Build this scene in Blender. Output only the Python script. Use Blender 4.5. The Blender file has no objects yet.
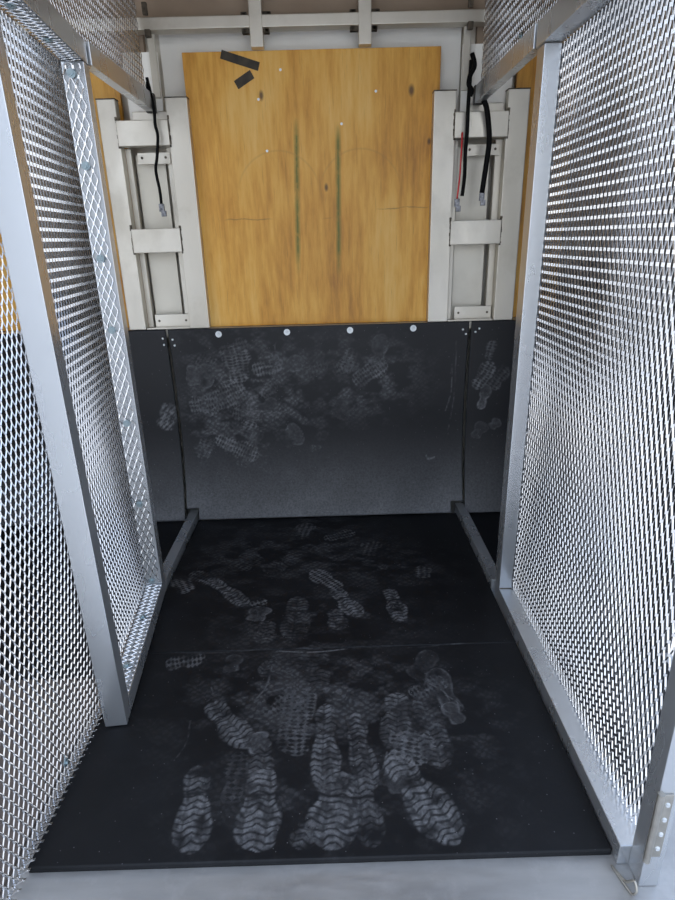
import bpy, bmesh, math, random
import numpy as np
from mathutils import Matrix, Vector
random.seed(7)
S = bpy.context.scene
COL = S.collection
R = math.radians

# ------------------------------------------------------------------ helpers
class MB:
    """collects shapes, then links them as ONE mesh object"""
    def __init__(s): s.bm = bmesh.new()
    def box(s, x0, x1, y0, y1, z0, z1, bev=0.0):
        t = bmesh.new()
        bmesh.ops.create_cube(t, size=1.0)
        for v in t.verts:
            v.co = Vector((x0 + (v.co.x + .5) * (x1 - x0), y0 + (v.co.y + .5) * (y1 - y0), z0 + (v.co.z + .5) * (z1 - z0)))
        if bev > 0:
            bmesh.ops.bevel(t, geom=list(t.edges), offset=bev, segments=2, affect='EDGES', profile=.6)
        return s._merge(t)
    def cyl(s, p, axis, r, h, seg=20, r2=None):
        t = bmesh.new()
        bmesh.ops.create_cone(t, cap_ends=True, segments=seg, radius1=r, radius2=r if r2 is None else r2, depth=h)
        q = Vector((0, 0, 1)).rotation_difference(Vector(axis).normalized())
        for v in t.verts: v.co = q @ v.co + Vector(p)
        return s._merge(t)
    def tube(s, pts, r, seg=8):
        pts = [Vector(p) for p in pts]; n = len(pts); rings = []
        ref = Vector((0, 1, 0))
        for i, p in enumerate(pts):
            d = (pts[min(i + 1, n - 1)] - pts[max(i - 1, 0)]).normalized()
            a = d.cross(ref)
            if a.length < .05: a = d.cross(Vector((1, 0, 0)))
            a.normalize(); b = d.cross(a)
            rr = r[i] if isinstance(r, (list, tuple)) else r
            rings.append([s.bm.verts.new(p + (a * math.cos(2 * math.pi * k / seg) + b * math.sin(2 * math.pi * k / seg)) * rr) for k in range(seg)])
        for i in range(n - 1):
            for k in range(seg):
                s.bm.faces.new((rings[i][k], rings[i][(k + 1) % seg], rings[i + 1][(k + 1) % seg], rings[i + 1][k]))
        s.bm.faces.new(rings[0][::-1]); s.bm.faces.new(rings[-1])
        return s
    def _merge(s, t):
        vm = {v: s.bm.verts.new(v.co) for v in t.verts}
        for f in t.faces:
            s.bm.faces.new([vm[v] for v in f.verts])
        t.free(); return s
    def build(s, name, mat, parent=None, smooth=False):
        bmesh.ops.recalc_face_normals(s.bm, faces=list(s.bm.faces))
        me = bpy.data.meshes.new(name); s.bm.to_mesh(me); s.bm.free()
        return link(name, me, mat, parent, smooth)

def link(name, me, mat, parent=None, smooth=False):
    o = bpy.data.objects.new(name, me); COL.objects.link(o)
    if mat: me.materials.append(mat)
    if parent: o.parent = parent
    if smooth:
        for p in me.polygons: p.use_smooth = True
    return o
def tag(o, label, cat, group=None):
    o['label'] = label; o['category'] = cat
    if group: o['group'] = group
    return o
def thing(name, label, cat, loc=(0, 0, 0), rz=0.0, group=None):
    o = bpy.data.objects.new(name, None); COL.objects.link(o)
    o.location = loc; o.rotation_euler = (0, 0, rz); o.empty_display_size = .1
    return tag(o, label, cat, group)
def struct(o): o['kind'] = 'structure'; return o
def smooth_path(pts, sub=6):
    pts = [Vector(p) for p in pts]; out = []
    for i in range(len(pts) - 1):
        p0 = pts[max(i - 1, 0)]; p1 = pts[i]; p2 = pts[i + 1]; p3 = pts[min(i + 2, len(pts) - 1)]
        for k in range(sub):
            t = k / sub
            out.append(.5 * ((2 * p1) + (p2 - p0) * t + (2 * p0 - 5 * p1 + 4 * p2 - p3) * t * t + (3 * p1 - p0 - 3 * p2 + p3) * t ** 3))
    out.append(pts[-1]); return out

# ------------------------------------------------------------------ materials
def newmat(name):
    m = bpy.data.materials.new(name); m.use_nodes = True
    nt = m.node_tree; b = nt.nodes['Principled BSDF']
    return m, nt, b
def N(nt, t, **k):
    n = nt.nodes.new(t)
    for a, v in k.items():
        if a.startswith('i_'):
            key = a[2:]; key = int(key) if key.isdigit() else key
            n.inputs[key].default_value = v
        else: setattr(n, a, v)
    return n
def ramp(nt, fac, stops):
    r = nt.nodes.new('ShaderNodeValToRGB'); e = r.color_ramp.elements
    while len(e) < len(stops): e.new(.5)
    for q, (p, c) in zip(e, stops): q.position = p; q.color = (*c, 1)
    nt.links.new(fac, r.inputs[0]); return r
def noise(nt, co, scale, detail=4, rough=.55, stretch=None):
    mp = N(nt, 'ShaderNodeMapping')
    if stretch: mp.inputs['Scale'].default_value = stretch
    nt.links.new(co, mp.inputs['Vector'])
    n = N(nt, 'ShaderNodeTexNoise', i_Scale=scale, i_Detail=detail, i_Roughness=rough)
    nt.links.new(mp.outputs[0], n.inputs['Vector']); return n.outputs['Fac']

def metal(name, c0, c1, r0, r1, metallic=1.0, scale=6, stretch=(1, 1, 1), bump=.0, blotch=None):
    m, nt, b = newmat(name); L = nt.links.new
    co = N(nt, 'ShaderNodeTexCoord').outputs['Object']
    n1 = noise(nt, co, scale, 5, .6, stretch)
    r = ramp(nt, n1, [(.3, c0), (.7, c1)])
    out = r.outputs[0]
    if blotch:
        n3 = noise(nt, co, blotch[1], 6, .65)
        rr = ramp(nt, n3, [(.52, (0, 0, 0)), (.72, (1, 1, 1))])
        mx = N(nt, 'ShaderNodeMix', data_type='RGBA'); mx.inputs[7].default_value = (*blotch[0], 1)
        mu = N(nt, 'ShaderNodeMath', operation='MULTIPLY'); mu.inputs[1].default_value = blotch[2]
        L(rr.outputs[0], mu.inputs[0]); L(mu.outputs[0], mx.inputs[0]); L(out, mx.inputs[6]); out = mx.outputs[2]
    L(out, b.inputs['Base Color'])
    n2 = noise(nt, co, scale * 4, 4, .6, stretch)
    mr = N(nt, 'ShaderNodeMapRange'); mr.inputs[3].default_value = r0; mr.inputs[4].default_value = r1
    mr.inputs[1].default_value = .3; mr.inputs[2].default_value = .7
    L(n2, mr.inputs[0]); L(mr.outputs[0], b.inputs['Roughness'])
    b.inputs['Metallic'].default_value = metallic
    if bump:
        bp = N(nt, 'ShaderNodeBump', i_Strength=bump, i_Distance=.002)
        L(n2, bp.inputs['Height']); L(bp.outputs[0], b.inputs['Normal'])
    return m
M = {}
M['tube'] = metal('bright_aluminium', (.52, .54, .555), (.62, .64, .655), .265, .285, .78, 1.5, (1, 1, .3))
M['mill'] = metal('mill_aluminium', (.53, .49, .41), (.67, .63, .55), .38, .55, .75, 5, (1, 1, .4), .08, ((.33, .29, .22), 4, .35))
M['panel'] = metal('dull_aluminium_sheet', (.56, .52, .43), (.68, .64, .55), .45, .6, .45, 3, (1, 1, 1), .05, ((.45, .40, .31), 3, .4))
M['weld'] = metal('blackened_weld', (.03, .024, .018), (.16, .13, .09), .6, .8, .3, 40)
M['mesh'] = metal('expanded_aluminium', (.70, .70, .70), (.80, .80, .80), .13, .22, 1, 12)
M['sill'] = metal('scuffed_aluminium_deck', (.36, .36, .355), (.46, .46, .45), .32, .5, .55, 22, (.22, 1, 1), .05, ((.52, .52, .515), 14, .55))
M['zinc'] = metal('zinc_plated', (.34, .43, .46), (.46, .55, .58), .3, .45, .9, 20)
M['white_washer'] = metal('pale_washer', (.58, .62, .63), (.72, .74, .75), .35, .5, .5, 30)
M['steel'] = metal('dull_steel', (.34, .32, .28), (.5, .48, .43), .3, .5, .9, 20)
M['cap'] = metal('dark_end_cap', (.01, .01, .01), (.03, .03, .03), .4, .6, 0, 20)
M['cable'] = metal('black_cable_jacket', (.002, .002, .002), (.005, .005, .005), .6, .8, 0, 40)
M['cable'].node_tree.nodes['Principled BSDF'].inputs['Specular IOR Level'].default_value = .12
M['red'] = metal('red_wire_jacket', (.45, .01, .015), (.6, .02, .02), .4, .5, 0, 40)
M['tape'] = metal('dark_tape', (.015, .012, .01), (.07, .055, .035), .6, .8, 0, 25)
M['taupe'] = metal('brown_liner_board', (.26, .19, .13), (.34, .26, .185), .7, .85, 0, 4)
M['ground'] = metal('concrete_yard', (.46, .455, .45), (.60, .595, .585), .8, .95, 0, 2)
M['darkwall'] = metal('dark_grey_painted_panel', (.022, .023, .026), (.036, .037, .041), .5, .65, 0, 4)
M['deck'] = metal('dusty_brown_deck', (.10, .082, .072), (.15, .125, .11), .5, .7, .3, 6)
M['pale'] = metal('pale_sheet', (.80, .77, .69), (.90, .88, .81), .5, .65, .1, 3)
M['yellow'] = metal('yellow_paint', (.7, .42, .02), (.85, .55, .04), .4, .6, 0, 8)
M['connector'] = metal('grey_connector', (.03, .03, .035), (.40, .40, .42), .35, .5, .3, 90)

def wood(name, x_lines=None):
    m, nt, b = newmat(name); L = nt.links.new
    co = N(nt, 'ShaderNodeTexCoord').outputs['Object']
    big = noise(nt, co, 2.2, 4, .55, (1.5, 1, .55))
    g = noise(nt, co, 16, 7, .66, (2.6, 1, .3))
    mixv = N(nt, 'ShaderNodeMath', operation='MULTIPLY_ADD'); mixv.inputs[1].default_value = .42
    L(g, mixv.inputs[0])
    hb = N(nt, 'ShaderNodeMath', operation='MULTIPLY'); hb.inputs[1].default_value = .62
    L(big, hb.inputs[0]); L(hb.outputs[0], mixv.inputs[2])
    r = ramp(nt, mixv.outputs[0], [(.37, (.40, .165, .018)), (.46, (.61, .285, .033)), (.54, (.72, .375, .06)), (.68, (.81, .50, .14))])
    out = r.outputs[0]
    def over(mask, col, amt):
        nonlocal out
        mu = N(nt, 'ShaderNodeMath', operation='MULTIPLY'); mu.inputs[1].default_value = amt; L(mask, mu.inputs[0])
        mx = N(nt, 'ShaderNodeMix', data_type='RGBA'); mx.inputs[7].default_value = (*col, 1)
        L(mu.outputs[0], mx.inputs[0]); L(out, mx.inputs[6]); out = mx.outputs[2]
    # fine dark fibres
    fb = noise(nt, co, 60, 3, .7, (3.0, 1, .12))
    over(ramp(nt, fb, [(.60, (0, 0, 0)), (.74, (1, 1, 1))]).outputs[0], (.22, .10, .02), .45)
    if x_lines:
        sx = N(nt, 'ShaderNodeSeparateXYZ'); L(co, sx.inputs[0])
        def mth(op, a, bb=None, clamp=False):
            n = N(nt, 'ShaderNodeMath', operation=op, use_clamp=clamp)
            for i, q in enumerate((a, bb)):
                if q is None: continue
                if isinstance(q, (int, float)): n.inputs[i].default_value = q
                else: L(q, n.inputs[i])
            return n.outputs[0]
        X, Z = sx.outputs[0], sx.outputs[2]
        br = ramp(nt, noise(nt, co, 30, 4, .7, (1, 1, .5)), [(.30, (.25, .25, .25)), (.52, (1, 1, 1))]).outputs[0]
        for (x0, x1, z0, z1) in x_lines:      # the green mould streaks, slightly slanted
            sl = (x1 - x0) / (z1 - z0)
            dx = mth('ABSOLUTE', mth('SUBTRACT', mth('SUBTRACT', X, x0), mth('MULTIPLY', mth('SUBTRACT', Z, z0), sl)))
            a = mth('SUBTRACT', 1.0, mth('DIVIDE', dx, .014), True)
            u = mth('MULTIPLY', mth('SUBTRACT', Z, z0), 9.0, True); w = mth('MULTIPLY', mth('SUBTRACT', z1, Z), 14.0, True)
            over(mth('MULTIPLY', mth('MULTIPLY', a, br), mth('MULTIPLY', u, w)), (.10, .13, .010), 1.0)
        # two faint scribed arcs between the streaks and the sides
        for (cx, cz, rad) in ((-.20, 1.43, .17), (.135, 1.43, .17)):
            d = mth('SQRT', mth('ADD', mth('POWER', mth('SUBTRACT', X, cx), 2.0), mth('POWER', mth('SUBTRACT', Z, cz), 2.0)))
            ring = mth('SUBTRACT', 1.0, mth('DIVIDE', mth('ABSOLUTE', mth('SUBTRACT', d, rad)), .006), True)
            up = mth('MULTIPLY', mth('SUBTRACT', Z, cz), 10.0, True)
            over(mth('MULTIPLY', ring, up), (.30, .17, .04), .22)
        # knots and horizontal cracks
        for (cx, cz, a, c) in ((.34, 1.80, .009, .016), (-.25, 1.795, .007, .014), (.415, 1.62, .006, .010), (-.005, 1.46, .006, .012)):
            d = mth('SQRT', mth('ADD', mth('POWER', mth('DIVIDE', mth('SUBTRACT', X, cx), a), 2.0), mth('POWER', mth('DIVIDE', mth('SUBTRACT', Z, cz), c), 2.0)))
            over(mth('SUBTRACT', 1.6, d, True), (.06, .025, .01), .85)
        for (xa, xb, cz) in ((.20, .43, 1.375), (-.44, -.23, 1.345), (-.03, .02, 1.34)):
            wob = mth('MULTIPLY', mth('SUBTRACT', noise(nt, co, 14, 3), .5), .02)
            d = mth('SUBTRACT', 1.0, mth('DIVIDE', mth('ABSOLUTE', mth('ADD', mth('SUBTRACT', Z, cz), wob)), .0035), True)
            ins = mth('MULTIPLY', mth('MULTIPLY', mth('SUBTRACT', X, xa), 30., True), mth('MULTIPLY', mth('SUBTRACT', xb, X), 30., True))
            over(mth('MULTIPLY', mth('MULTIPLY', d, ins), br), (.18, .085, .02), .7)
    L(out, b.inputs['Base Color'])
    b.inputs['Roughness'].default_value = .48
    bp = N(nt, 'ShaderNodeBump', i_Strength=.12, i_Distance=.002)
    L(g, bp.inputs['Height']); L(bp.outputs[0], b.inputs['Normal'])
    return m
M['ply'] = wood('varnished_plywood', [(-.137, -.117, 1.11, 1.72), (.038, .049, 1.09, 1.70)])
M['sideply'] = wood('side_plywood')

def rubber(name, base, rough, dust_amt, haze=(.030, .031, .036), spec=.35):
    m, nt, b = newmat(name); L = nt.links.new
    co = N(nt, 'ShaderNodeTexCoord').outputs['Object']
    at = N(nt, 'ShaderNodeAttribute', attribute_name='dust')
    big = noise(nt, co, 3.5, 6, .62)
    fine = noise(nt, co, 110, 3, .7)
    r = ramp(nt, big, [(.35, base), (.75, haze)])
    mu = N(nt, 'ShaderNodeMath', operation='MULTIPLY', use_clamp=True); mu.inputs[1].default_value = dust_amt
    L(at.outputs['Fac'], mu.inputs[0])
    fr = ramp(nt, fine, [(.3, (.45, .45, .45)), (.62, (1, 1, 1))])
    m2 = N(nt, 'ShaderNodeMath', operation='MULTIPLY'); L(mu.outputs[0], m2.inputs[0]); L(fr.outputs[0], m2.inputs[1])
    mx = N(nt, 'ShaderNodeMix', data_type='RGBA'); mx.inputs[7].default_value = (.20, .205, .213, 1)
    L(m2.outputs[0], mx.inputs[0]); L(r.outputs[0], mx.inputs[6])
    # pale specks
    vo = N(nt, 'ShaderNodeTexVoronoi', i_Scale=46.0); L(co, vo.inputs['Vector'])
    sp = ramp(nt, vo.outputs['Distance'], [(.035, (1, 1, 1)), (.075, (0, 0, 0))])
    ms = N(nt, 'ShaderNodeMath', operation='MULTIPLY'); ms.inputs[1].default_value = .28; L(sp.outputs[0], ms.inputs[0])
    mx2 = N(nt, 'ShaderNodeMix', data_type='RGBA'); mx2.inputs[7].default_value = (.42, .43, .45, 1)
    L(ms.outputs[0], mx2.inputs[0]); L(mx.outputs[2], mx2.inputs[6])
    L(mx2.outputs[2], b.inputs['Base Color'])
    b.inputs['Roughness'].default_value = rough
    b.inputs['Specular IOR Level'].default_value = spec
    bp = N(nt, 'ShaderNodeBump', i_Strength=.25, i_Distance=.0008)
    L(fine, bp.inputs['Height']); L(bp.outputs[0], b.inputs['Normal'])
    return m
M['mat'] = rubber('black_rubber_matting', (.0044, .0050, .0062), .58, .85, (.0095, .0105, .0125), .26)
M['flap'] = rubber('black_rubber_sheet', (.008, .0085, .010), .42, .80, (.010, .0105, .0125), .28)

# ------------------------------------------------------------------ boot print dust
rng = np.random.default_rng(3)
def vnoise(a, b, f, seed):
    g = np.random.default_rng(seed).random((64, 64))
    x = a * f; y = b * f; i = np.floor(x).astype(int); j = np.floor(y).astype(int)
    u = x - i; v = y - j; u = u * u * (3 - 2 * u); v = v * v * (3 - 2 * v)
    G = lambda p, q: g[p % 64, q % 64]
    return (G(i, j) * (1 - u) + G(i + 1, j) * u) * (1 - v) + (G(i, j + 1) * (1 - u) + G(i + 1, j + 1) * u) * v
def fbm(a, b, f, seed): return .55 * vnoise(a, b, f, seed) + .3 * vnoise(a, b, f * 2.1, seed + 1) + .15 * vnoise(a, b, f * 4.3, seed + 2)
def sstep(x, a, b):
    t = np.clip((x - a) / (b - a), 0, 1); return t * t * (3 - 2 * t)
def dust(A, B, prints, scuffs, hazes, foot_pale=0.):
    out = np.zeros_like(A)
    if foot_pale:      # paler towards the outward-swept foot of the sheet, broken by noise
        out = foot_pale * np.clip((.46 - B) / .46, 0, 1) ** 1.5 * (.72 + .5 * (fbm(A, B, 9, 400) - .3))
    for k, (a0, b0, a1, b1, w, s, kind) in enumerate(prints):
        if kind == 0: a0, b0, a1, b1 = a1, b1, a0, b0      # toes towards the sill
        L = math.hypot(a1 - a0, b1 - b0); ux, uy = (a1 - a0) / L, (b1 - b0) / L
        p = (A - a0) * ux + (B - b0) * uy; q = -(A - a0) * uy + (B - b0) * ux
        t = p / L; qq = q + .020 * (fbm(A, B, 17, k) - .5)
        t2 = t + .10 * (fbm(A, B, 20, k + 50) - .5)
        # sole outline: rounded toe, waist, rounded heel
        half = w / 2 * ((.72 if kind == 0 else .88) + .18 * sstep(t2, .40, .62)) * (1 - .14 * np.exp(-((t2 - .40) / .10) ** 2))
        endt = np.sqrt(np.clip(1 - np.clip((t2 - .72) / .28, 0, 1) ** 2, 0, 1)); ende = np.sqrt(np.clip(1 - np.clip((.16 - t2) / .16, 0, 1) ** 2, 0, 1))
        half = half * endt * ende
        inside = sstep(half - np.abs(qq), 0, .008) * ((t2 > 0) & (t2 < 1))
        if kind == 0:      # chevron lug tread
            q2 = q + .012 * (fbm(A, B, 16, k + 3) - .5); p2 = p + .012 * (fbm(A, B, 30, k + 9) - .5)
            tri = np.abs(((q2 / w * 2.3 + .13 * k) % 1) - .5) * 2
            ph = (p2 + .0105 * tri + .007 * (vnoise(A, B, 55, k + 21) - .5)) / .0172
            tread = sstep(np.abs((ph % 1) - .5), .06, .24) * (.35 + .65 * sstep(vnoise(A, B, 75, k + 5), .12, .5)) * (.55 + .45 * sstep(tri, .06, .2))
        elif kind == 1:    # small lugs
            c1 = np.sin((p + .5 * q) / .017 * 3.1416 * 2 * .5); c1 = np.sin((p + .6 * q + .010 * vnoise(A, B, 40, k)) / .0135 * 3.1416); c2 = np.sin((p - .6 * q) / .0135 * 3.1416)
            tread = sstep(c1 * c2 + .35, .1, .45)
        else:              # ring / smooth scuff
            tread = .35 + .65 * sstep(np.abs(half - np.abs(qq)), .016, .004)
        gap = 1 - .85 * np.exp(-((t - .36) / .025) ** 2) if kind == 0 else 1
        er = sstep(fbm(A, B, 24, k + 31), .10, .60) * (.35 + 1.0 * fbm(A, B, 9, k + 77)) * (.45 + 1.0 * vnoise(A, B, 95, k + 13))
        out = np.maximum(out, inside * (.10 + .90 * tread) * gap * er * s)
    for (a0, b0, a1, b1, w, s) in scuffs:
        L = math.hypot(a1 - a0, b1 - b0); ux, uy = (a1 - a0) / L, (b1 - b0) / L
        p = ((A - a0) * ux + (B - b0) * uy) / L; q = -(A - a0) * uy + (B - b0) * ux + .01 * np.sin(p * 4)
        out = np.maximum(out, sstep(w - np.abs(q), 0, w) * ((p > 0) & (p < 1)) * s * sstep(fbm(A, B, 45, 5), .25, .6))
    for i, (a, b, ra, rb, s) in enumerate(hazes):
        d = np.exp(-((A - a) / ra) ** 2 - ((B - b) / rb) ** 2)
        n = sstep(fbm(A * 1.0, B * 1.6, 16, 200 + i), .40, .72)
        str_ = sstep(np.sin(B / .012 * 3.1416 + 9 * fbm(A, B, 24, 300 + i)) * np.sin(A / .016 * 3.1416 + 9 * fbm(B, A, 24, 330 + i)), -.1, .4)
        out = np.maximum(out, d * n * (.4 + .6 * str_) * s * 1.35)
    return np.clip(out, 0, 1)
def add_dust(me, A, B, spec):
    at = me.attributes.new('dust', 'FLOAT', 'POINT')
    at.data.foreach_set('value', dust(A, B, *spec).astype(np.float32).ravel())

def grid_sheet(name, mat, fx, na, nb, thick, spec, parent=None, keep=None, ab=None, offset=-1):
    """a sheet of na x nb cells; fx maps unit coordinates to 3-D; ab gives the metric coordinates for the dust"""
    u, v = np.meshgrid(np.linspace(0, 1, na + 1), np.linspace(0, 1, nb + 1), indexing='ij')
    P = fx(u, v); verts = np.stack(P, -1).reshape(-1, 3)
    i, j = np.meshgrid(np.arange(na), np.arange(nb), indexing='ij'); i = i.ravel(); j = j.ravel()
    if keep is not None:
        k = keep((i + .5) / na, (j + .5) / nb); i, j = i[k], j[k]
    idx = lambda a, b: a * (nb + 1) + b
    faces = np.stack([idx(i, j), idx(i + 1, j), idx(i + 1, j + 1), idx(i, j + 1)], -1)
    A, B = ab(*P)
    used = np.unique(faces); remap = np.full(len(verts), -1); remap[used] = np.arange(len(used))
    me = bpy.data.meshes.new(name)
    me.from_pydata(verts[used].tolist(), [], remap[faces].tolist()); me.update()
    at = me.attributes.new('dust', 'FLOAT', 'POINT')
    if spec: at.data.foreach_set('value', dust(A, B, *spec).astype(np.float32).ravel()[used])
    o = link(name, me, mat, parent, True)
    md = o.modifiers.new('thickness', 'SOLIDIFY'); md.thickness = thick; md.offset = offset
    return o

# ------------------------------------------------------------------ expanded metal
SWD, LWD = .0206, .047
def expanded(name, mat, u0, u1, v0, v1, origin, uax, vax, nax, tilt, parent=None, w=.0029, t=.0019, bond=.0078, flat=False):
    """expanded metal sheet: zigzag strands along v, bonded to their neighbours; strand faces tilted by `tilt`"""
    O, U, V, W = (np.array(q, float) for q in (origin, uax, vax, nax))
    du, dw = math.cos(tilt), math.sin(tilt)             # ribbon width direction
    if flat: du, dw = 1.0, 0.0
    nu, nw = -dw, du
    verts, faces = [], []
    rows = int(round((u1 - u0) / (SWD / 2)))
    for r in range(rows):
        k0 = int(math.floor(v0 / (LWD / 2))) - 1; k1 = int(math.ceil(v1 / (LWD / 2))) + 1
        pts = []
        for k in range(k0, k1 + 1):
            up = ((k + r) % 2 == 0)                       # bonded with the next row here, else with the previous
            cu = u0 + (r + (1.0 if up else 0.0)) * SWD / 2; sg = -.5 if up else .5
            for e in (-bond / 2, bond / 2):
                v = k * LWD / 2 + e
                pts.append((cu + sg * w * du, v, sg * w * dw))
        # clip to [v0, v1]
        cl = []
        for a, b in zip(pts[:-1], pts[1:]):
            if b[1] <= v0 or a[1] >= v1: continue
            ta = max(0.0, (v0 - a[1]) / (b[1] - a[1])); tb = min(1.0, (v1 - a[1]) / (b[1] - a[1]))
            pa = tuple(a[i] + (b[i] - a[i]) * ta for i in range(3)); pb = tuple(a[i] + (b[i] - a[i]) * tb for i in range(3))
            if not cl: cl.append(pa)
            cl.append(pb)
        base = len(verts)
        for (a, v, c) in cl:
            for (s1, s2) in ((-1, -1), (1, -1), (1, 1), (-1, 1)):
                q = (a + s1 * w * .5 * du + s2 * t * .5 * nu, v, c + s1 * w * .5 * dw + s2 * t * .5 * nw)
                verts.append(tuple(O + U * q[0] + V * q[1] + W * q[2]))
        n = len(cl)
        for i in range(n - 1):
            b0 = base + i * 4
            for s in range(4):
                faces.append((b0 + s, b0 + (s + 1) % 4, b0 + 4 + (s + 1) % 4, b0 + 4 + s))
        faces.append((base + 3, base + 2, base + 1, base)); e = base + (n - 1) * 4; faces.append((e, e + 1, e + 2, e + 3))
    me = bpy.data.meshes.new(name); me.from_pydata(verts, [], faces); me.update()
    return link(name, me, mat, parent)
def bolt(parent, p, axis, name='bolt', r=.0118):
    m = MB(); a = Vector(axis)
    m.cyl(Vector(p) + a * .001, axis, r, .002, 24); m.cyl(Vector(p) + a * .0045, axis, r * .52, .005, 6)
    return m.build(name, M['zinc'], parent)

# ================================================================== THE SETTING
YB = 2.56
f = MB().box(-1.75, 1.06, .72, 2.72, -.06, -.018).build('floor', M['sill']); struct(f)
m = MB().box(-1.75, 1.018, 2.685, 2.72, -.018, 2.42)
struct(m.build('wall_back', M['panel']))
struct(MB().box(-1.75, 1.018, 2.62, 2.685, 2.03, 2.42).build('trim_1', M['taupe']))          # header board over the crossbar
struct(MB().box(-1.75, -.70, 2.655, 2.685, 1.925, 2.03).build('trim_2', M['taupe']))
struct(MB().box(.60, 1.018, 2.655, 2.685, 1.925, 2.03).build('trim_3', M['taupe']))
struct(MB().box(-1.75, 1.018, .62, 2.72, 2.42, 2.45).build('ceiling', M['taupe']))
struct(MB().box(-1.745, -.728, .72, 1.45, -.018, -.006).build('trim_5', M['deck']))
struct(MB().box(1.02, 1.06, 1.5, 2.72, -.06, 2.45).build('wall_right', M['darkwall']))
struct(MB().box(-1.74, 1.015, 2.576, 2.684, .872, .9035).build('trim_4', M['panel']))
struct(MB().box(-1.79, -1.75, 1.45, 2.72, -.06, 2.45).build('wall_left', M['panel']))
g = MB(); g.box(-30, 30, -25, 35, -1.05, -.95); struct(g.build('ground', M['ground']))

# ================================================================== FLOOR MATS
prints_floor = [
    (-.345, .885, -.372, 1.115, .105, 1.0, 0), (-.200, .885, -.205, 1.10, .120, .95, 0), (-.215, 1.06, -.212, 1.19, .085, .75, 0),
    (-.245, 1.165, -.385, 1.330, .100, .85, 0), (-.212, 1.150, -.250, 1.205, .085, 1.0, 2),
    (-.048, 1.020, -.046, 1.310, .092, 1.0, 0), (-.040, .885, -.010, 1.085, .140, .95, 0), (.058, .880, .045, 1.080, .085, .6, 0),
    (.060, 1.020, .035, 1.270, .090, .85, 0), (.250, .885, .115, 1.140, .125, 1.0, 0), (.165, 1.095, .195, 1.200, .120, .9, 1),
    (.140, 1.150, .160, 1.345, .110, .7, 0), (.250, 1.080, .235, 1.330, .105, .5, 0), (.320, 1.255, .285, 1.440, .080, .75, 2),
    (.330, 1.225, .300, 1.300, .060, .9, 2), (.200, 1.330, .320, 1.395, .070, .6, 1), (.215, 1.400, .300, 1.520, .080, .4, 2),
    (-.135, 1.130, -.125, 1.400, .110, .45, 1), (-.230, 1.240, -.110, 1.330, .110, .5, 1), (-.110, 1.350, -.090, 1.560, .170, .42, 0),
    (-.560, 1.490, -.440, 1.525, .075, .65, 1), (-.350, 1.450, -.340, 1.530, .065, .45, 2), (-.240, 1.420, -.200, 1.550, .080, .45, 0),
    (-.105, .885, -.085, .960, .080, .6, 0), (.145, 1.020, .110, 1.090, .090, .45, 2), (-.275, 1.00, -.270, 1.15, .070, .28, 1),
    # rear mat
    (-.330, 1.790, -.510, 1.985, .085, 1.0, 0), (-.300, 1.700, -.285, 1.790, .085, .8, 2), (-.330, 1.800, -.270, 1.83, .05, .8, 1),
    (-.580, 1.890, -.640, 2.010, .085, .8, 1), (-.48, 1.95, -.60, 2.03, .08, .6, 1), (.075, 1.705, -.020, 1.890, .092, 1.25, 0), (.215, 1.670, .190, 1.880, .088, 1.0, 0),
    (.010, 1.880, -.110, 2.020, .085, .9, 1), (.330, 1.945, .345, 2.03, .075, .6, 1), (-.16, 1.60, -.15, 1.84, .12, .45, 0),
    (-.26, 1.58, -.25, 1.70, .10, .55, 0), (.0, 1.64, -.02, 1.76, .09, .5, 0), (-.17, 2.30, -.14, 2.44, .10, .5, 1),
    (-.06, 2.28, .08, 2.34, .08, .42, 1), (-.42, 2.05, -.34, 2.16, .12, .42, 1), (-.30, 2.02, -.18, 2.12, .11, .4, 0), (.12, 2.12, .16, 2.26, .1, .36, 1)]
scuffs_floor = [(-.255, 1.330, -.210, 1.470, .006, .6), (-.395, 1.330, -.385, 1.385, .004, .6), (-.440, 1.130, -.420, 1.260, .003, .35), (-.150, 1.35, -.135, 1.45, .003, .4),
                (-.20, 1.541, .07, 1.541, .005, .9), (-.56, 1.552, -.20, 1.551, .004, .35), (.06, 1.549, .42, 1.547, .004, .4), (.07, 1.07, .12, 1.13, .005, .5), (.085, 1.06, .135, 1.12, .005, .45),
                (.31, 1.30, .27, 1.38, .005, .7), (.33, 1.27, .31, 1.33, .004, .8)]
hazes_floor = [(-.10, 1.35, .30, .22, .42), (.20, 1.25, .20, .20, .34), (-.10, 1.70, .32, .18, .30), (-.20, 2.15, .40, .22, .30), (.15, 2.05, .25, .18, .24), (0, 1.0, .3, .12, .25), (-.2, 2.42, .35, .1, .22)]
fspec = (prints_floor, scuffs_floor, hazes_floor)
def flat(x0, x1, y0, y1, z):
    return lambda u, v: (x0 + u * (x1 - x0), y0 + v * (y1 - y0), np.full_like(u, z))
xy = lambda x, y, z: (x, y)
o = grid_sheet('rubber_mat', M['mat'], flat(-.690, .577, .866, 1.5475, 0), 470, 258, .017, fspec, None, None, xy)
tag(o, 'front black rubber floor mat beside the bare metal sill, covered in bold dusty boot prints', 'mat')
o = grid_sheet('rubber_mat', M['mat'], flat(-.668, .577, 1.5505, 2.50, 0), 400, 300, .017, fspec, None, None, xy)
tag(o, 'rear black rubber floor mat running up to the upright back sheet, few boot prints', 'mat')
o = MB().box(-1.73, -.735, 1.46, 2.54, -.0175, -.002).build('rubber_mat', M['mat']); tag(o, 'black rubber floor mat outside the cage on the left, behind the swung mesh door', 'mat')
mm = MB()
pr = [(.656, .98), (1.015, .98), (1.015, 2.54), (.628, 2.54), (.628, 1.868), (.656, 1.868)]
lo = [mm.bm.verts.new((x, y, -.0175)) for x, y in pr]; hi = [mm.bm.verts.new((x, y, -.002)) for x, y in pr]
mm.bm.faces.new(lo[::-1]); mm.bm.faces.new(hi)
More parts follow.
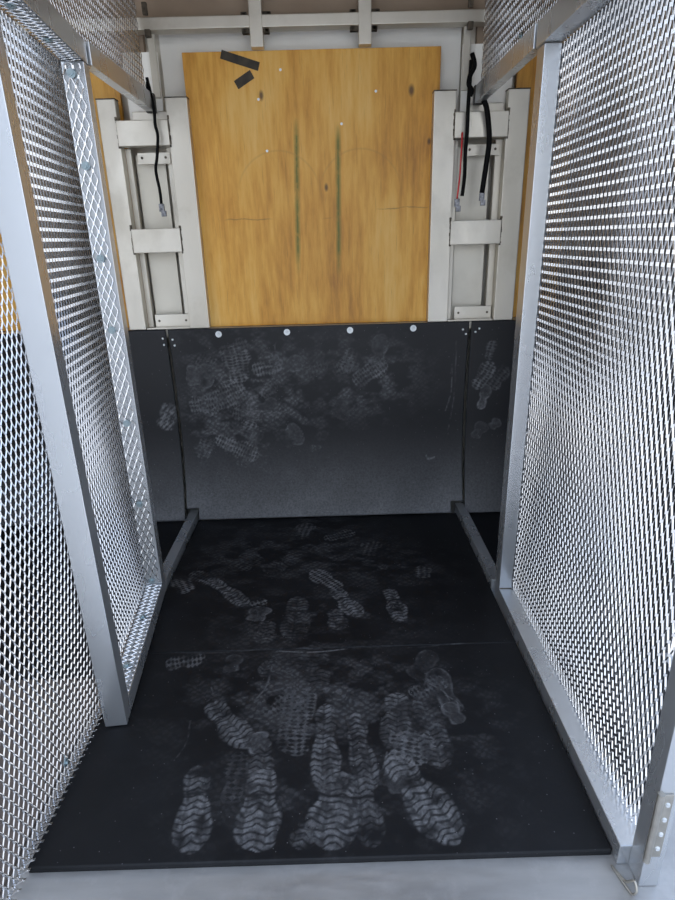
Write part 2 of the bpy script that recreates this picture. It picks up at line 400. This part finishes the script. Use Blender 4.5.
for i in range(6): mm.bm.faces.new((lo[i], lo[(i + 1) % 6], hi[(i + 1) % 6], hi[i]))
o = mm.build('rubber_mat', M['mat']); tag(o, 'black rubber floor mat outside the cage on the right, behind the mesh door post', 'mat')

# ================================================================== BACK RUBBER SHEETS
prints_back = [
    (-.60, .780, -.50, .700, .10, .45, 1), (-.66, .700, -.53, .690, .12, .55, 2), (-.415, .660, -.44, .830, .12, .75, 1), (-.62, .540, -.40, .640, .13, .75, 1),
    (-.66, .560, -.52, .570, .11, .6, 1), (-.36, .720, -.22, .745, .09, .7, 1), (-.25, .720, -.13, .750, .085, .6, 2), (-.33, .60, -.26, .66, .09, .45, 1),
    (-.35, .520, -.25, .560, .09, .55, 2), (-.55, .400, -.36, .300, .10, .85, 1), (-.42, .40, -.38, .48, .08, .6, 1), (-.38, .29, -.28, .26, .09, .55, 2),
    (-.63, .30, -.58, .40, .08, .55, 1), (-.25, .38, -.15, .42, .11, .5, 2), (-.13, .34, -.06, .345, .05, .45, 0), (.00, .700, .10, .740, .09, .55, 1), (.10, .640, .24, .740, .10, .65, 1),
    (.20, .700, .22, .860, .08, .45, 2), (.10, .800, .06, .70, .09, .45, 1), (.02, .480, .07, .590, .10, .6, 2), (-.12, .70, -.02, .72, .07, .35, 1), (-.50, .80, -.36, .83, .08, .4, 1), (-.47, .52, -.33, .50, .09, .4, 1)]
scuffs_back = [(.515, .50, .545, .72, .004, .5), (.43, .285, .47, .27, .010, .9), (-.24, .845, -.25, .78, .004, .35), (.53, .4, .56, .82, .003, .4)]
hazes_back = [(-.35, .60, .30, .25, .6), (.12, .68, .22, .16, .6), (-.5, .42, .2, .2, .5)]
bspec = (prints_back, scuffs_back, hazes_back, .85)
def prof(s):     # s: height along the sheet; y follows a gentle sweep towards the floor
    return YB - .074 * np.clip((.50 - s) / .50, 0, 1) ** 2.2
def back_fx(x0, x1, z0, z1, bow0=0., bow1=0., back=0.):
    def fx(u, v):
        z = z0 + v * (z1 - z0); s = np.sin(np.pi * np.clip(v, 0, 1) ** 1.3)
        x = (x0 + bow0 * s) * (1 - u) + (x1 + bow1 * s) * u
        return x, prof(z) + back, z
    return fx
xz = lambda x, y, z: (x, z)
cs = thing('rubber_sheet', 'wide middle black rubber sheet on the back wall, boot prints, held by four pale washers', 'sheet', (0, 0, 0))
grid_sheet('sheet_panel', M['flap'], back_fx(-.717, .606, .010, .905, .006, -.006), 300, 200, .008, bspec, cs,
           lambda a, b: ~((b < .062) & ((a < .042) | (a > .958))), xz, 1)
for (x, z) in ((-.496, .880), (-.196, .881), (.081, .882), (.359, .883)):
    mb = MB(); mb.cyl((x, YB - .010, z), (0, -1, 0), .0138, .003, 24); mb.cyl((x, YB - .013, z), (0, -1, 0), .0065, .006, 12, .004)
    mb.build('washer', M['white_washer'], cs)
def rivet(par, x, z):
    MB().cyl((x, YB - .011, z), (0, -1, 0), .0052, .005, 12, .0035).build('rivet', M['white_washer'], par)
for (x, z) in ((-.700, .862), (-.694, .836), (.578, .872), (.592, .852)): rivet(cs, x, z)
prints_l = [(-.80, .45, -.73, .56, .10, .75, 1)]
ls = thing('rubber_sheet', 'narrow left black rubber sheet on the back wall beside the swung mesh door', 'sheet', (0, 0, 0))
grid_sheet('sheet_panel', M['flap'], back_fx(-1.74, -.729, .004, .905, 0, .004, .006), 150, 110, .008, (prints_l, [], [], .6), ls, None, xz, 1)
for (x, z) in ((-.742, .868), (-.740, .840)): rivet(ls, x, z)
prints_r = [(.68, .50, .71, .62, .06, .85, 2), (.65, .60, .72, .72, .08, .65, 1), (.70, .73, .72, .82, .05, .5, 1), (.66, .36, .70, .44, .07, .5, 2), (.73, .41, .77, .45, .05, .5, 2), (.72, .60, .79, .70, .08, .4, 1)]
rs = thing('rubber_sheet', 'narrow right black rubber sheet on the back wall behind the mesh door post', 'sheet', (0, 0, 0))
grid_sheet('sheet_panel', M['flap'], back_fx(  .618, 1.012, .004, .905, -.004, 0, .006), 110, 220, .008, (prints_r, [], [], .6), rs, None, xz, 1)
for (x, z) in ((.634, .860), (.650, .874)): rivet(rs, x, z)

# ================================================================== PLYWOOD
pl = thing('plywood_board', 'large orange-brown plywood board standing above the middle rubber sheet, two green streaks', 'plywood board', (0, 0, 0))
bm = MB(); bm.box(-.545, .452, 2.602, 2.620, .906, 1.945, .002); bm.build('board', M['ply'], pl)
def strip(par, a, b, w, nm='tape_strip'):
    a = Vector(a); b = Vector(b); d = (b - a).normalized(); n = Vector((-d.z, 0, d.x)) * w / 2
    m = MB(); q = [a - n, b - n, b + n, a + n]
    f = [m.bm.verts.new((p.x, 2.6005, p.z)) for p in q]; k = [m.bm.verts.new((p.x, 2.603, p.z)) for p in q]
    m.bm.faces.new(f); m.bm.faces.new(k[::-1])
    for i in range(4): m.bm.faces.new((f[i], f[(i + 1) % 4], k[(i + 1) % 4], k[i]))
    return m.build(nm, M['tape'], par)
strip(pl, (-.395, 0, 1.936), (-.252, 0, 1.892), .030)
strip(pl, (-.345, 0, 1.832), (-.280, 0, 1.868), .032)
for (x, z) in ((.063, 1.690), (.20, 1.80), (-.17, 1.88), (-.262, 1.782), (-.24, 1.60)):
    MB().cyl((x, 2.6015, z), (0, -1, 0), .005, .002, 12).build('screw', M['white_washer'], pl)
def side_board(x0, x1, label):
    return tag(MB().box(x0, x1, 2.645, 2.663, .906, 1.925).build('plywood_board', M['sideply']), label, 'plywood board')
side_board(-1.74, -.815, 'plywood board on the back wall outside the cage, seen left behind the mesh')
side_board(.765, 1.012, 'plywood board on the back wall outside the cage, seen right beside the mesh door post')

# ================================================================== UPRIGHT FRAMES ON THE BACK WALL
def ladder(label, xo0, xo1, xi0, xi1, s):
    """outer upright, inner upright, two cross members, brackets and a backing plate"""
    t = thing('upright_frame', label, 'frame', (0, 0, 0))
    y0, y1 = YB - .002, 2.602
    for (a, b) in ((xo0, xo1), (xi0, xi1)):
        MB().box(a, b, y0, y1, .907, 1.788, .003).build('upright', M['mill'], t)
        tp = MB().box(a - .001, b + .001, y0 - .001, y1 + .001, 1.786, 1.790).build('top_edge', M['weld'], t)
    a, b = min(xo1, xi1), max(xo0, xi0)
    if s < 0: a, b = xo1, xi0
    else: a, b = xi1, xo0
    for (z0, z1, dp) in ((1.622, 1.712, .014), (1.224, 1.318, .010)):
        c = MB().box(a - .004, b + .004, y0 - dp, y1 - .008, z0, z1, .003).build('cross_member', M['mill'], t)
        w = MB(); rnd = random.Random(int(z0 * 1000) + int(s))
        for xx in (a - .004, b + .004):
            z = z0 - .006
            while z < z1 + .006:
                h = rnd.uniform(.006, .016)
                w.box(xx - rnd.uniform(.002, .0055), xx + rnd.uniform(.002, .0055), y0 - rnd.uniform(.002, .007), y0 + .002, z, z + h, .0015); z += h
            w.build('weld_bead', M['weld'], c); w = MB()
    MB().box(a + .030, b - .045 if s < 0 else b - .040, 2.634, 2.640, .907, 1.60, 0).build('backing_plate', M['panel'], t)
    sl = MB(); sl.box(a, a + .022, 2.603, 2.640, .907, 1.62); sl.build('inner_flange', M['mill'], t)
    sl = MB(); sl.box(b - .026, b, 2.603, 2.640, .907, 1.62); sl.build('inner_flange', M['mill'], t)
    for (xa, xb, z0, z1, hole) in ((a + .05, b - .006, 1.722, 1.748, 0), (a + .05, b - .012, 1.566, 1.604, 2), (a + .035, b - .004, .912, .966, 2)):
        bk = MB(); bk.box(xa, xb, 2.592, 2.602, z0, z1, .002); bk.box(xa, xb, 2.575 if z0 < 1 else 2.586, 2.600, z0 - .004, z0 + .002)
        q = bk.build('bracket', M['mill'], t)
        if hole:
            for xx in (xa + .018, xb - .018):
                MB().cyl((xx, 2.5915, (z0 + z1) / 2), (0, -1, 0), .005, .003, 12).build('bolt_hole', M['weld'], q)
    mb = MB(); mb.box(a + .002, b - .002, y0 + .006, y1, .907, .912); mb.build('foot_plate', M['mill'], t)
    return t
ladder('left welded aluminium double upright frame beside the plywood, a single black cable across it', -.884, -.812, -.619, -.534, -1)
ladder('right welded aluminium double upright frame beside the plywood, black and red cables across it', .712, .796, .423, .510, 1)
# creamy sheet glimpsed above each frame
for (x0, x1, lb) in ((-.775, -.640, 'left pale metal sheet between upright frame and mesh, above the top cross member'), (.535, .735, 'right pale metal sheet between upright frame and mesh, above the top cross member')):
    tag(MB().box(x0, x1, 2.606, 2.612, 1.70, 1.95).build('filler_sheet', M['pale']), lb, 'sheet')
# grid of bars across the top of the back wall
wf = thing('bar_grid', 'aluminium bar grid above the plywood, one long crossbar and two upright bars', 'frame', (0, 0, 0))
MB().box(-1.74, 1.012, 2.560, 2.618, 2.008, 2.048, .003).build('crossbar', M['mill'], wf)
for xc in (-.250, .157):
    MB().box(xc - .024, xc + .024, 2.556, 2.600, 1.945, 2.415, .003).build('upright_bar', M['mill'], wf)
    rnd = random.Random(5)
    for sx in (-1, 1):
        for (zc, dz) in ((2.054, 1), (2.002, -1)):
            w = MB()
            for _ in range(4):
                x = xc + sx * rnd.uniform(.026, .05); w.box(x - .008, x + .008, 2.575, 2.60, zc - .008, zc + .008, .003)
            w.build('weld_bead', M['weld'], wf)
for xx in (-.652, .548):
    MB().box(xx - .010, xx + .012, 2.54, 2.559, 1.98, 2.006, .004).build('weld_bead', M['weld'], wf)
    MB().box(xx - .010, xx + .008, 2.54, 2.559, 2.05, 2.09, .004).build('weld_bead', M['weld'], wf)
for xx, sd in ((-.655, 'left'), (.548, 'right')):
    cp = MB(); cp.box(xx - .012, xx + .014, 2.590, 2.605, 1.794, 2.004, .002)
    tag(cp.build('corner_strip', M['panel']), 'pale vertical corner strip above the %s upright frame, at the edge of the upper mesh' % sd, 'strip')
MB().box(-.64, .540, 2.664, 2.684, 1.60, 2.03).build('infill_sheet', M['pale'], wf)

# ================================================================== CAGE RAILS
def rail(name, label, x0, x1, y0, y1, z0, z1, dark_end=True):
    t = thing(name, label, 'rail', ((x0 + x1) / 2, (y0 + y1) / 2, z0))
    cx, cy = (x0 + x1) / 2, (y0 + y1) / 2
    MB().box(x0 - cx, x1 - cx, y0 - cy, y1 - cy, 0, z1 - z0, .002).build('tube', M['tube'], t)
    if dark_end:
        MB().box(x0 - cx - .002, x1 - cx + .002, y1 - cy - .026, y1 - cy + .001, -.002, z1 - z0 + .002, .001).build('end_sleeve', M['cap'], t)
    return t
rail('top_rail', 'left top square aluminium rail from mesh door to back wall, beneath the upper mesh', -.692, -.660, 1.925, 2.575, 1.740, 1.800)
rail('top_rail', 'right top square aluminium rail from mesh door to back wall, beneath the upper mesh', .580, .612, 1.870, 2.575, 1.740, 1.800)
rail('floor_rail', 'left low aluminium floor rail from the swung mesh door to the back rubber sheet', -.714, -.672, 1.935, 2.558, -.0175, .034, False)
rail('floor_rail', 'right low aluminium floor rail from the mesh door post to the back rubber sheet', .5795, .622, 1.866, 2.558, -.0175, .034, False)
for sx, xx in ((-1, -.693), (1, .600)):
    pass

# ================================================================== FIXED MESH PANELS
T = R(42)
def fixed_mesh(label, x, y0, y1, z0, z1, tilt, bolts=(), fold=False, wid=.0029, th=.0019):
    t = thing('mesh_panel', label, 'mesh panel', (x, y1, z0))
    sgn = 1 if x < 0 else -1
    expanded('mesh', M['mesh'], 0, y1 - y0, 0, z1 - z0, (0, 0, 0), (0, -1, 0), (0, 0, 1), (sgn, 0, 0), tilt, t, w=wid, t=th)
    if fold:
        expanded('folded_edge', M['mesh'], 0, y1 - y0, 0, .027, (0, 0, .016), (0, -1, 0), (sgn * .97, 0, .25), (0, 0, 1), R(15), t)
    for (yy, zz) in bolts: bolt(t, (sgn * .004, yy - y1, zz - z0), (sgn, 0, 0), r=.011)
    return t
fixed_mesh('left fixed expanded metal side mesh nearest the sill, reaching down to the floor', -.702, .60, 1.37, -.012, 2.35, R(30), ((1.095, .043),), True, .0036, .0026)
fixed_mesh('left upper expanded metal mesh above the swung door and top rail', -.685, 1.38, 2.545, 1.806, 2.40, T)
fixed_mesh('right upper expanded metal mesh above the door and top rail', .600, .84, 2.545, 1.806, 2.40, T, ((1.72, 1.822), (2.05, 1.82)))

# ================================================================== LEFT DOOR (swung inwards)
LD = thing('mesh_door', 'left mesh door swung inwards with blue-grey aluminium frame, mesh folded and bolted inside', 'door', (-.667, 1.915, .006), R(5.8))
LEN = .672
def lbox(x0, x1, y0, y1, z0, z1, nm, b=.002): return MB().box(x0, x1, y0, y1, z0, z1, b).build(nm, M['tube'], LD)
far = lbox(-.074, 0, -.052, 0, .056, 1.730, 'far_stile')
MB().box(-.072, -.002, -.050, -.002, 1.7305, 1.7335).build('end_cap', M['cap'], far)
lbox(-.059, 0, -LEN, -LEN + .052, .0, 1.792, 'near_stile')
lbox(-.059, 0, -LEN + .0525, 0, .0, .055, 'bottom_rail')
lbox(-.062, 0, -LEN + .0525, 0, 1.734, 1.792, 'top_rail')
expanded('mesh', M['mesh'], .060, LEN - .054, .062, 1.726, (-.058, 0, 0), (0, -1, 0), (0, 0, 1), (1, 0, 0), -T, LD)
# the folded borders of the mesh, lying on the inner faces of the frame
expanded('mesh_border', M['mesh'], .006, .070, .066, 1.724, (-.076, -.0560, 0), (1, 0, 0), (0, 0, 1), (0, -1, 0), R(22), LD, w=.0034)
expanded('mesh_border', M['mesh'], .060, LEN - .056, .0, .054, (-.056, 0, .0590), (0, -1, 0), (1, 0, 0), (0, 0, 1), R(35), LD)
expanded('mesh_border', M['mesh'], .060, LEN - .056, .0, .054, (-.056, 0, 1.7300), (0, -1, 0), (1, 0, 0), (0, 0, -1), R(35), LD)
for z in (1.700, 1.470, 1.215, 1.000, .690, .390, .075): bolt(LD, (-.036, -.0575, z), (0, -1, 0))
for y in (-.26, -.50): bolt(LD, (-.030, y, .0605), (0, 0, 1))
for y in (-.24, -.46): bolt(LD, (-.030, y, 1.7285), (0, 0, -1))

# ================================================================== RIGHT DOOR (closed)
RD = thing('mesh_door', 'right closed mesh door with pale far post and hinged near post beside the sill', 'door', (.585, 1.860, 0), R(-.5))
def rbox(x0, x1, y0, y1, z0, z1, nm, b=.002): return MB().box(x0, x1, y0, y1, z0, z1, b).build(nm, M['tube'], RD)
RL = 1.06
rbox(.004, .050, -.060, 0, .039, 1.735, 'far_stile')
rbox(.004, .066, -RL + .0455, 0, -.017, .038, 'bottom_rail')
rbox(-.002, .060, -RL + .0455, -.002, 1.737, 1.798, 'top_rail')
rbox(.028, .068, -RL, -RL + .045, -.017, 1.798, 'near_stile')
MB().box(.006, .048, -.0615, -.055, .038, .041).build('weld_bead', M['weld'], RD)
expanded('mesh', M['mesh'], .020, RL - .047, .040, 1.735, (.0545, 0, 0), (0, -1, 0), (0, 0, 1), (-1, 0, 0), -T, RD)
hg = MB(); hg.box(.030, .056, -RL - .0035, -RL - .0002, .075, .245, .001); hg = hg.build('hinge', M['steel'], RD)
MB().cyl((.028, -RL - .006, .160), (0, 0, 1), .0068, .185, 14).build('hinge_barrel', M['steel'], hg)
for z in (.100, .140, .180, .220):
    MB().cyl((.046, -RL - .0045, z), (0, -1, 0), .006, .004, 14, .004).build('screw', M['white_washer'], hg)

# spring clip lying on the sill against the right door
cl = MB()
cl.tube(smooth_path([(.568, .842, -.0155), (.572, .825, -.015), (.578, .800, -.015), (.583, .783, -.014), (.588, .780, .000), (.587, .790, .014), (.583, .797, .004), (.580, .806, -.010), (.574, .826, -.0145), (.568, .842, -.0155)], 5), .0025, 8)
cl = cl.build('wire_clip', M['steel'], None, True); tag(cl, 'small bent wire clip on the sill at the foot of the right mesh door', 'clip')

# ================================================================== CABLES
def cable(label, pts, r, end=None, mat='cable'):
    t = thing('cable', label, 'cable', pts[0]); o = Vector(pts[0])
    MB().tube(smooth_path([Vector(p) - o for p in pts], 6), r, 10).build('jacket', M[mat], t, True)
    if end:
        e = Vector(pts[-1]) - o
        m = MB(); m.box(e.x - .010, e.x + .010, e.y - .008, e.y + .008, e.z - .030, e.z, .002); m.box(e.x - .004, e.x + .016, e.y - .006, e.y + .006, e.z - .048, e.z - .026, .002)
        q = m.build('connector', M['connector'], t)
    return t
cable('thin black cable hanging alone at the left upright frame', [(-.672, 2.538, 1.850), (-.664, 2.534, 1.800), (-.655, 2.522, 1.745), (-.657, 2.522, 1.690), (-.652, 2.520, 1.650), (-.664, 2.52, 1.58), (-.676, 2.522, 1.53), (-.672, 2.53, 1.46), (-.672, 2.53, 1.41)], [.006] * 49, True)
kn = MB(); kn.tube(smooth_path([(-.672, 2.532, 1.835), (-.660, 2.520, 1.80), (-.668, 2.528, 1.77), (-.676, 2.536, 1.80), (-.672, 2.532, 1.835)], 5), .0045, 8)
kn = kn.build('cable_tie', M['cable'], None, True); tag(kn, 'black cable tie looped through the left upper mesh at the thin cable', 'cable tie')
cable('thin black cable hanging next to the red wire at the right upright frame', [(.556, 2.538, 1.880), (.553, 2.532, 1.800), (.549, 2.522, 1.720), (.549, 2.520, 1.640), (.546, 2.520, 1.56), (.548, 2.526, 1.48), (.544, 2.535, 1.41)], .0075)
cable('thin red wire hanging beside the black cable at the right upright frame', [(.535, 2.540, 1.640), (.533, 2.535, 1.560), (.531, 2.535, 1.480), (.524, 2.535, 1.400)], .0034, True, 'red')
cable('thick black cable hanging outermost at the right upright frame', [(.604, 2.506, 1.741), (.618, 2.512, 1.715), (.632, 2.522, 1.66), (.638, 2.522, 1.60), (.632, 2.525, 1.52), (.624, 2.535, 1.42)], .0105, True)
kn = MB(); kn.tube(smooth_path([(.556, 2.53, 1.90), (.567, 2.525, 1.86), (.553, 2.528, 1.83), (.549, 2.53, 1.80), (.560, 2.525, 1.78), (.556, 2.53, 1.76)], 5), .009, 8)
kn = kn.build('cable_tie', M['cable'], None, True); tag(kn, 'black tape-wrapped cable knot at the corner of the right upper mesh', 'cable tie')

# yellow post outside, glimpsed at the right edge
# ================================================================== LIGHT
w = bpy.data.worlds.new('sky'); S.world = w; w.use_nodes = True; nt = w.node_tree
bg = nt.nodes['Background']; L = nt.links.new
tc = N(nt, 'ShaderNodeTexCoord'); sx = N(nt, 'ShaderNodeSeparateXYZ'); L(tc.outputs['Generated'], sx.inputs[0])
ns = noise(nt, tc.outputs['Generated'], 2.2, 5, .6, (1, 1, 2.5))
rp = ramp(nt, sx.outputs[2], [(.0, (.80, .86, .95)), (.25, (.62, .76, 1.0)), (.8, (.40, .58, .95))])
cr = ramp(nt, ns, [(.45, (0, 0, 0)), (.65, (1, 1, 1))])
mx = N(nt, 'ShaderNodeMix', data_type='RGBA'); mx.inputs[7].default_value = (1.15, 1.15, 1.15, 1)
L(cr.outputs[0], mx.inputs[0]); L(rp.outputs[0], mx.inputs[6]); L(mx.outputs[2], bg.inputs[0])
bg.inputs[1].default_value = 1.6
sun = bpy.data.lights.new('sun', 'SUN'); sun.energy = 2.6; sun.angle = R(2); sun.color = (1, .96, .9)
so = bpy.data.objects.new('sun', sun); COL.objects.link(so); so.rotation_euler = Vector((.30, -.62, -1.0)).to_track_quat('-Z', 'Y').to_euler()
S.view_settings.view_transform = 'Standard'; S.view_settings.look = 'None'; S.view_settings.gamma = 1
S.view_settings.use_curve_mapping = False; S.view_settings.exposure = .34

# ================================================================== CAMERA
fpx = 575.0
c = np.array([337.5, 450.]); nrm = lambda v: v / np.linalg.norm(v)
F = nrm(np.array([329. - c[0], 239. - c[1], fpx])); D = np.array([379. - c[0], 2015. - c[1], fpx]); D = nrm(D - F * D.dot(F)); X = np.cross(D, F)
cam = bpy.data.cameras.new('camera'); cam.sensor_fit = 'HORIZONTAL'; cam.sensor_width = 36; cam.lens = 36 * fpx / 675
co = bpy.data.objects.new('camera', cam); COL.objects.link(co)
right = (X[0], F[0], -D[0]); down = (X[1], F[1], -D[1]); fwd = (X[2], F[2], -D[2])
co.matrix_world = Matrix(((right[0], -down[0], -fwd[0], 0), (right[1], -down[1], -fwd[1], 0), (right[2], -down[2], -fwd[2], 1.26), (0, 0, 0, 1)))
cam.clip_start = .02
S.camera = co
